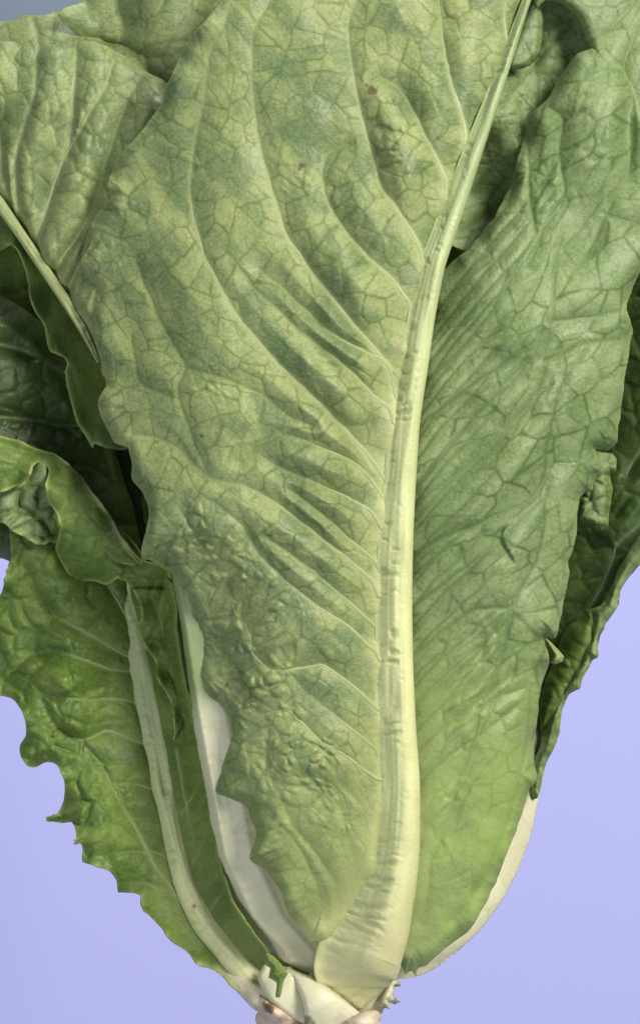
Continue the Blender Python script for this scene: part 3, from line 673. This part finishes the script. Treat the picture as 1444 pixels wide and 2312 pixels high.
GLV = [vn([(305, 1420), (240, 1320), (170, 1270), (120, 1225), (60, 1190)], (8, 4), 0.9), vn([(320, 1495), (282, 1480), (230, 1450), (175, 1420), (130, 1395), (85, 1340), (60, 1280)], (9, 5), 1.0),
       vn([(325, 1515), (250, 1510), (190, 1490), (130, 1470), (70, 1480), (20, 1520)], (7, 4), 0.7), vn([(335, 1610), (300, 1585), (250, 1580), (170, 1578), (95, 1570)], (8, 4), 0.8),
       vn([(345, 1685), (300, 1670), (240, 1650), (190, 1670), (130, 1640), (95, 1575)], (7, 4), 0.6),
       vn([(410, 2040), (380, 1995), (335, 1930), (310, 1880), (285, 1835), (255, 1780), (232, 1730), (190, 1680)], (9, 4), 0.9),
       vn([(360, 1790), (310, 1770), (250, 1770)], (6, 3), 0.4), vn([(400, 1960), (350, 1925), (260, 1925)], (5, 3), 0.4), vn([(395, 2020), (340, 1998), (300, 1990)], (5, 3), 0.3),
       vn([(470, 2120), (420, 2060), (390, 2020)], (6, 3), 0.5), vn([(400, 1690), (418, 1800), (445, 1930), (470, 2020)], (6, 4), 0.6), vn([(410, 1840), (440, 1790), (455, 1740)], (5, 3), 0.5), vn([(430, 1960), (462, 1900), (478, 1860)], (5, 3), 0.5), vn([(470, 2060), (500, 2020), (510, 1990)], (5, 3), 0.5)]
GM = A([(284, 1280, 40), (304, 1400, 62), (332, 1540, 76), (360, 1690, 76), (378, 1800, 66), (398, 1900, 60), (424, 2000, 62), (460, 2075, 68), (510, 2140, 68), (566, 2205, 62), (629, 2262, 56)])
def gm_x(Y): return np.interp(Y, GM[:, 1], GM[:, 0])
def g_base(X, Y):
    d = X - gm_x(Y)
    z = sinterp(Y, [1100, 1500, 1900, 2200, 2300], [0.050, 0.054, 0.056, 0.058, 0.060])
    z = z - 0.004 * np.exp(-np.abs(d) / 40.0) + 0.00022 * np.clip(d, 0, 150) * sstep(2260, 2080, Y) + 0.00003 * np.clip(-d, 0, 300)
    z = z - 0.00009 * np.clip(-d - 160, 0, 300)
    return z + 0.004 * np.sin(Y / 62.0 + X / 90.0) * sstep(-60, -200, d)
def g_amp(X, Y):
    d = gm_x(Y) - X
    return (0.45 + 0.9 * sstep(70, 190, d)) * sstep(2200, 1800, Y)
gl = Leaf(GL, g_base, GLV, a2=0.0036, a3=0.0008, a4=0.0003, cell=50, ang=0.5, seed=31, blis=0.00032, blist=[(110, 1450, 110, 150, 2.4), (160, 1650, 120, 110, 2.4), (210, 1800, 90, 80, 2.2), (300, 1940, 60, 60, 1.2), (60, 1260, 60, 60, 1.6), (435, 1830, 40, 160, 1.0)], ruf_mask=lambda X, Y: sstep(40, -60, X - gm_x(Y)), tone_add=lambda X, Y: 1.0 * np.clip(2.2 * fbm(X / 55, Y / 45, 331, 3), -1, 1), ruffle=0.003, ruf_len=120, ruf_w=35, rim_w=5, rim_amt=0.3, amp=g_amp, rib_amt=0.85, tilt=0.12, jag=1.5,
          pale=lambda X, Y: 0.9 * sstep(2185, 2230, Y + 0.25 * (560 - X) + 14 * vnoise(X / 14, Y / 30, 5)) + 0.35 * np.exp(-np.abs(X - gm_x(Y)) / 35.0) * sstep(1500, 2000, Y))
go = gl.build('outer_leaf', M['upper'], lettuce, h=3.6, label='lower left leaf with ragged toothed edge and pale midrib')
vein_strips(gl, M['upper'], go)
ribbon('midrib', gl, GM, M['rib'], go, lambda t: 0.003 + 0.003 * t, lift=0.0005, nseg=21, step=5, wrinkle=0.0004, seed=33, zf=lambda X, Y: g_base(X, Y), back=0.005,
       ribf=lambda X, Y, U, T: 0.75 * sstep(2000, 1500, Y) + 0.25 * sstep(0.2, 1, U),
       pale=lambda X, Y, U, T: 0.5 * sstep(2000, 2250, Y), spots=[(437, 2045, 5, 0.9)])

# ruffled flap hanging over that leaf
HL = [(-140, 960), (-60, 975), (0, 984), (40, 992), (80, 1012), (118, 1022), (150, 1042), (180, 1072), (208, 1112), (240, 1150), (262, 1190), (285, 1228), (305, 1252), (322, 1264), (362, 1272), (382, 1290), (392, 1330), (396, 1390), (400, 1450), (412, 1520),
      (424, 1580), (432, 1628), (430, 1642), (408, 1662), (394, 1672), (396, 1640), (392, 1600), (372, 1560), (358, 1530), (348, 1490), (330, 1462), (315, 1436), (308, 1415), (318, 1400), (318, 1372), (305, 1346), (296, 1328), (282, 1312), (266, 1306), (252, 1318), (238, 1322), (216, 1312),
      (192, 1312), (174, 1318), (150, 1290), (134, 1262), (126, 1246), (130, 1214), (136, 1190), (128, 1160), (108, 1130), (105, 1090), (110, 1060), (100, 1044), (88, 1042), (74, 1052), (64, 1076), (44, 1096), (14, 1106), (-20, 1116), (-140, 1130)]
HLV = [vn([(312, 1272), (285, 1235), (250, 1180), (220, 1140), (190, 1100)], (8, 5), 0.8), vn([(300, 1275), (262, 1265), (235, 1240), (220, 1225)], (6, 4), 0.6), vn([(380, 1300), (360, 1380), (380, 1480), (410, 1590)], (5, 3), 0.3), vn([(120, 1060), (60, 1020), (0, 1010)], (5, 3), 0.2)]
def h_base(X, Y):
    z = 0.074 + 0.00002 * (X - 200) - 0.012 * sstep(1240, 1500, Y)
    t = (Y - sinterp(X, [0, 150, 300], [1040, 1150, 1280]))
    return z - 0.0000009 * t * t * (Y < 1330)
hl = Leaf(HL, h_base, HLV, a2=0.002, a3=0.0010, a4=0.0003, cell=52, seed=35, ruffle=0.003, ruf_len=105, ruf_w=32, rim_w=4.5, rim_amt=0.8, rib_amt=0.6, jag=1.0, tilt=0.07)
ho = hl.build('outer_leaf', M['upper'], lettuce, h=3.4, label='bright green ruffled leaf flap with pale wavy rim at the left')
vein_strips(hl, M['upper'], ho)
# crumpled grey-green underside between flap and edge of frame
QL = [(-140, 1100), (-20, 1106), (40, 1092), (76, 1050), (104, 1050), (112, 1120), (132, 1160), (130, 1200), (90, 1230), (30, 1200), (0, 1180), (-140, 1170)]
ql = Leaf(QL, lambda X, Y: 0.060 + 0.0004 * np.sin(X / 12.0), [vn([(130, 1210), (90, 1170), (40, 1140)], (6, 4), 0.4)], a2=0.003, a3=0.003, cell=40, seed=39, tilt=0.15)
ql.build('inner_leaf', M['under_right'], lettuce, h=4, label='crumpled greyish leaf under the ruffled flap')

# ---- pale stalk of the next leaf, left of the front leaf
CL = [(386, 1290), (400, 1300), (440, 1340), (520, 1500), (600, 1650), (680, 1850), (770, 2080), (780, 2180), (720, 2200), (670, 2186), (624, 2160), (586, 2130), (548, 2074), (510, 2002), (490, 1932), (476, 1864), (466, 1796), (450, 1712), (436, 1632), (424, 1530), (408, 1410), (396, 1340)]
def c_base(X, Y):
    e = np.interp(Y, [1290, 1530, 1800, 1930, 2070, 2150], [388, 424, 475, 498, 560, 632])
    d0 = X - e; d = np.clip(d0, 0, None)
    return Zf(X, Y) - 0.0125 - 0.00008 * np.clip(d - 70, 0, 200) - 0.0003 * np.clip(10 - d0, 0, 60) + 0.00020 * vnoise(d / 11.0 + 40, Y / 260.0, 93) + 0.0004 * vnoise(d / 40.0, Y / 90.0, 94)
cl = Leaf(CL, c_base, [], a2=0, a3=0.0001, a4=0, seed=41, wavy=0.25, curl=0.002, curl_w=14, rim_amt=0.1, tilt=0.0, jag=0.6, cell=90,
          pale=lambda X, Y: 0.35 * sstep(1750, 1950, Y), tone_add=None)
cl_fields = cl.fields
def _cf(X, Y, full=True):
    f = cl_fields(X, Y, full); f['rib'] = 0.9 * sstep(1640, 1540, Y + 0.25 * (X - 440)) ; f['net'] = f['net'] * 0
    f['z'] = f['z'] + 0.0003 * vnoise(X / 50, Y / 7.0, 91) * sstep(1550, 1700, Y) * sstep(0.0, 0.5, vnoise(X / 60, Y / 40, 92))
    return f
cl.fields = _cf
cl.build('leaf_stalk', M['white'], lettuce, h=4, thick=0.003, label='smooth white leaf stalk showing left of the front leaf')

# ---- right side: leaf behind with folded margin
EL = [(1560, 500), (1470, 560), (1420, 640), (1380, 760), (1330, 950), (1260, 1150), (1220, 1400), (1180, 1650), (1190, 1790), (1212, 1800), (1222, 1746), (1244, 1692), (1260, 1645), (1264, 1602), (1284, 1562), (1306, 1552), (1310, 1536), (1326, 1502), (1344, 1482),
      (1350, 1432), (1388, 1372), (1396, 1332), (1420, 1296), (1444, 1270), (1500, 1200), (1580, 1050), (1600, 700)]
ELV = [vn([(1320, 1386), (1350, 1340), (1380, 1268), (1388, 1240), (1420, 1205), (1450, 1175), (1520, 1100)], (9, 6), 1.0), vn([(1385, 1242), (1370, 1238), (1340, 1242)], (6, 4), 0.8), vn([(1390, 1258), (1410, 1255), (1420, 1252)], (5, 3), 0.7),
       vn([(1360, 1305), (1335, 1310), (1315, 1325)], (5, 3), 0.7), vn([(1410, 1070), (1440, 1030), (1470, 1000)], (8, 5), 0.9), vn([(1385, 1160), (1420, 1120), (1450, 1100)], (5, 3), 0.3), vn([(1300, 1500), (1330, 1420), (1340, 1400)], (5, 3), 0.3)]
def e_base(X, Y):
    s = np.interp(Y, [600, 1000, 1300, 1600, 1800], [1440, 1380, 1310, 1240, 1205])
    return 0.034 + 0.016 * sstep(-70, 110, X - s)
el = Leaf(EL, e_base, ELV, a2=0.003, a3=0.001, cell=48, seed=44, rib_amt=0.95, ruffle=0.0015, ruf_len=80, ruf_w=20, rim_amt=0.2, jag=2.0)
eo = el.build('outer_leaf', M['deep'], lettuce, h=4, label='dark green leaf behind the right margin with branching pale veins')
vein_strips(el, M['deep'], eo)
EF = [(1600, 1020), (1520, 1110), (1434, 1222), (1398, 1284), (1372, 1340), (1354, 1368), (1330, 1378), (1336, 1405), (1331, 1445), (1314, 1480), (1292, 1526), (1270, 1544), (1250, 1590), (1230, 1630), (1216, 1690), (1206, 1720), (1200, 1790), (1214, 1800), (1224, 1748), (1246, 1694), (1262, 1646), (1267, 1604), (1286, 1564), (1309, 1554), (1311, 1537), (1328, 1504), (1332, 1490), (1347, 1482),
      (1353, 1432), (1391, 1373), (1399, 1333), (1423, 1298), (1447, 1272), (1520, 1200), (1600, 1090)]
ef = Leaf(EF, lambda X, Y: e_base(X, Y) + 0.011, [], a2=0, a3=0.0003, a4=0.0003, cell=34, seed=47, curl=0.004, curl_w=25, ruffle=0.001, ruf_len=60, ruf_w=20, rim_amt=0.3, jag=2.0)
ef.build('folded_margin', M['under_right'], eo, h=3.4)
# glossy inner lobe
EG = [(1342, 1376), (1350, 1400), (1345, 1440), (1330, 1478), (1300, 1530), (1270, 1580), (1245, 1620), (1222, 1650), (1214, 1600), (1226, 1540), (1250, 1490), (1265, 1440), (1285, 1410), (1310, 1392), (1322, 1376)]
eg = Leaf(EG, lambda X, Y: e_base(X, Y) + 0.010, [], a2=0, a3=0.001, a4=0.0005, cell=45, seed=49, curl=0.005, curl_w=30, rim_amt=0.15, tilt=0.12)
eg.build('leaf_lobe', M['upper'], eo, h=3.4)
# small ruffles squeezed out at the right margin
RU = [(1340, 1020), (1360, 1022), (1380, 1022), (1392, 1036), (1390, 1062), (1376, 1076), (1382, 1100), (1378, 1130), (1372, 1190), (1360, 1200), (1330, 1190), (1300, 1180), (1310, 1080)]
ru = Leaf(RU, lambda X, Y: 0.062 + 0 * X, [], a2=0, a3=0.002, cell=30, seed=51, curl=0.006, curl_w=22, ruffle=0.002, ruf_len=50, ruf_w=20, rim_amt=0.2, tilt=0.12)
ru.build('inner_leaf', M['under_right'], lettuce, h=3.4, label='small ruffled leaf edge squeezed out at the right margin')
cu = Leaf([(1228, 1440), (1240, 1448), (1252, 1460), (1262, 1470), (1273, 1482), (1268, 1494), (1252, 1500), (1240, 1496), (1246, 1480), (1236, 1462)], lambda X, Y: 0.078 + 0 * X, [], a2=0, a3=0.0004, seed=53, rim_amt=0.7, curl=0.003, curl_w=12, jag=0.6)
cu.build('curled_margin', M['under'], fro, h=2.6)
# white stalk at the lower right
WL = [(1236, 1690), (1228, 1740), (1216, 1800), (1196, 1890), (1169, 1962), (1132, 2034), (1084, 2098), (1034, 2146), (982, 2186), (940, 2205), (900, 2210), (860, 2200), (900, 2080), (1000, 1900), (1100, 1760), (1180, 1660), (1220, 1650)]
def w_base(X, Y):
    e = sinterp(Y, [1690, 1890, 2036, 2150, 2205], [1238, 1204, 1140, 1040, 940], 60)
    d = np.clip(e - X, 0, 400)
    return 0.036 + 0.012 * (1 - np.exp(-d / 50.0)) + 0.012 * sstep(1850, 2250, Y)
wl = Leaf(WL, w_base, [], a2=0, a3=0.0001, a4=0, seed=55, wavy=0.1, tilt=0, jag=0.5, rim_amt=0.0, cell=90)
wl.build('leaf_stalk', M['white'], lettuce, h=2.6, thick=0.0012, label='smooth white leaf stalk along the lower right edge')

# ---- back of the head: outer leaves on the far side
def back_leaf(name, outline, zmin, cx, W, seed, label):
    l = Leaf(outline, lambda X, Y: zmin + 0.034 * np.clip(np.abs(X - cx) / W, 0, 1.3) ** 2 + 0.025 * sstep(1800, 2300, Y), [], a2=0, a3=0.0008, seed=seed, cell=70)
    return l.build(name, M['upper'], lettuce, h=9, label=label)
back_leaf('back_leaf', [(250, 300), (500, -120), (900, -200), (1300, -120), (1480, 300), (1430, 900), (1250, 1400), (1120, 1800), (960, 2100), (800, 2250), (660, 2220), (560, 2050), (430, 1650), (330, 1200)], 0.006, 820, 700, 61, 'green back leaf at the back of the head')
back_leaf('back_leaf', [(-60, 560), (-20, 330), (160, 200), (500, 120), (900, 600), (850, 1500), (760, 2200), (640, 2180), (480, 1900), (330, 1600), (120, 1300), (-80, 1000)], 0.0145, 420, 600, 63, 'second back leaf tucked behind the left of the head')

# ------------------------------------------------------------------ stem
def lump(name, cx, cy, cz, rx, ry, rz, mat, parent, seed, tilt=0.0, pale=0.5, rough=0.12, spots=(), nu=48, nv=28, label=None):
    U, V = np.meshgrid(np.linspace(0, 2 * np.pi, nu, endpoint=False), np.linspace(0, np.pi, nv))
    x = np.cos(U) * np.sin(V); z = np.sin(U) * np.sin(V); y = np.cos(V)
    n = 1 + rough * fbm(x * 1.7 + 3 * z + seed, y * 1.7 - z + seed, seed, 3)
    X = x * rx * n; Y = y * ry * n; Z = z * rz * n
    ca, sa = math.cos(tilt), math.sin(tilt)
    PX = cx + ca * X - sa * Y; PY = cy + sa * X + ca * Y
    Wd = to_world(PX.ravel(), PY.ravel(), (cz + Z * S).ravel())
    idx = np.arange(nu * nv).reshape(nv, nu); nx = np.roll(idx, -1, 1)
    F = np.stack([idx[:-1], idx[1:], nx[1:], nx[:-1]], -1).reshape(-1, 4)
    AX, AY = PX.ravel(), PY.ravel(); z_ = np.zeros_like(AX)
    sp = z_.copy()
    for (a, b, rr, st) in spots:
        d = np.hypot(AX - a, AY - b) * (1 + 0.6 * fbm(AX / 12, AY / 12, seed, 2)); sp = np.maximum(sp, st * (1 - sstep(rr * 0.3, rr, d)))
    return mesh_obj(name, Wd, F, mat, parent, {'rib': z_, 'net': z_, 'pale': z_ + pale, 'rim': z_, 'spot': sp, 'tone': 0.5 * fbm(AX / 40, AY / 40, seed, 2), 'px': np.stack([AX / 100, AY / 100, Z.ravel() / 100], -1)}, label=label)
M['stump'] = leaf_mat('stump_flesh', lin(226, 204, 184), lin(206, 172, 150), lin(170, 120, 90), lin(200, 180, 150), lin(222, 210, 190), lin(160, 110, 80), rough=0.42, trans=0.08, fine=0, mott=0.6, bump=0.7, spec=0.4)
st = lump('stem', 712, 2325, 0.046, 140, 80, 110, M['stump'], lettuce, 71, pale=0.3, rough=0.2, label='pinkish cream cut stem at the bottom')
def stalk_base(outline, z, slope, mat, seed, pale, spots=(), curl=0.0022, cw=11.0, jag=0.8, rim=0.05, dome=0.006):
    cx = np.mean([p[0] for p in outline]); cy = np.mean([p[1] for p in outline])
    rx = 0.45 * np.ptp([p[0] for p in outline]); ry = 0.45 * np.ptp([p[1] for p in outline])
    l = Leaf(outline, lambda X, Y: z - dome + dome * 1.4 * np.exp(-((X - cx) / rx) ** 2 - ((Y - cy) / ry) ** 2) + slope[0] * (X - cx) * S + slope[1] * (Y - cy) * S, [], a2=0, a3=0.0001, a4=0.00005, cell=60, seed=seed, curl=curl, curl_w=cw, jag=jag,
             wavy=0.5, tilt=0.01, rim_amt=rim, pale=lambda X, Y: pale + 0.4 * fbm(X / 26, Y / 26, seed, 3), spots=spots)
    return l.build('stalk_base', mat, st, h=3.0, thick=0.002)
# cream foot of the lower left leaf, running down to the cut
stalk_base([(478, 2182), (520, 2190), (560, 2205), (600, 2225), (640, 2250), (690, 2290), (730, 2345), (680, 2350), (625, 2312), (598, 2296), (562, 2270), (540, 2246), (508, 2210)], 0.064, (0.3, 0), M['stump'], 81, 0.75, spots=[(604, 2280, 30, 0.35), (560, 2250, 16, 0.2), (650, 2316, 18, 0.3)])
# pinkish bruised edge
stalk_base([(572, 2222), (584, 2226), (596, 2246), (612, 2262), (640, 2280), (672, 2294), (704, 2318), (710, 2345), (650, 2345), (622, 2308), (602, 2294), (594, 2272), (580, 2252)], 0.070, (0.1, 0), M['stump'], 82, 0.0, spots=[(607, 2276, 18, 0.95), (592, 2244, 14, 0.75), (580, 2230, 10, 0.65), (640, 2300, 14, 0.4), (670, 2312, 14, 0.35)], curl=0.003, cw=16)
# white feet between the stalks
stalk_base([(598, 2176), (640, 2186), (668, 2200), (684, 2236), (692, 2268), (700, 2316), (672, 2306), (640, 2288), (612, 2264), (594, 2238), (580, 2205)], 0.069, (0.1, 0), M['white'], 83, 0.4, dome=0.002)
stalk_base([(640, 2182), (664, 2190), (700, 2204), (748, 2232), (790, 2268), (820, 2296), (830, 2350), (690, 2350), (688, 2300), (682, 2262), (664, 2222)], 0.074, (0.1, 0.1), M['white'], 84, 0.6, spots=[(694, 2304, 14, 0.75), (706, 2310, 10, 0.7), (770, 2300, 20, 0.18)])
stalk_base([(764, 2316), (790, 2298), (822, 2282), (846, 2280), (860, 2292), (858, 2312), (862, 2345), (760, 2350)], 0.078, (0, 0), M['stump'], 85, 0.8, spots=[(778, 2310, 14, 0.35), (850, 2300, 14, 0.3)])
# backing foot that closes the base on the right
stalk_base([(700, 2190), (800, 2180), (868, 2180), (884, 2200), (876, 2240), (852, 2270), (840, 2300), (830, 2350), (720, 2350)], 0.062, (0, 0), M['white'], 87, 0.5)
# ragged dried fringe beside the stem
stalk_base([(810, 2278), (850, 2262), (872, 2232), (886, 2196), (898, 2186), (892, 2204), (906, 2228), (892, 2226), (890, 2240), (888, 2254), (904, 2264), (888, 2268), (876, 2262), (880, 2280), (868, 2276), (858, 2292), (830, 2300)], 0.066, (-0.3, 0), M['white'], 86, 0.3, spots=[(900, 2228, 14, 0.7), (897, 2264, 14, 0.7), (866, 2284, 16, 0.5)], curl=0.002, cw=14, jag=1.6)
# green tip curled over the stalk bases
tip = Leaf([(600, 2150), (618, 2158), (640, 2182), (650, 2198), (640, 2214), (632, 2252), (622, 2252), (624, 2220), (606, 2208), (610, 2186), (596, 2176)], lambda X, Y: 0.078 + 0 * X, [], a2=0, a3=0.0003, seed=88, curl=0.003, curl_w=14, rim_amt=0.5, jag=1.0)
tip.build('leaf_tip', M['upper'], go, h=2.6)
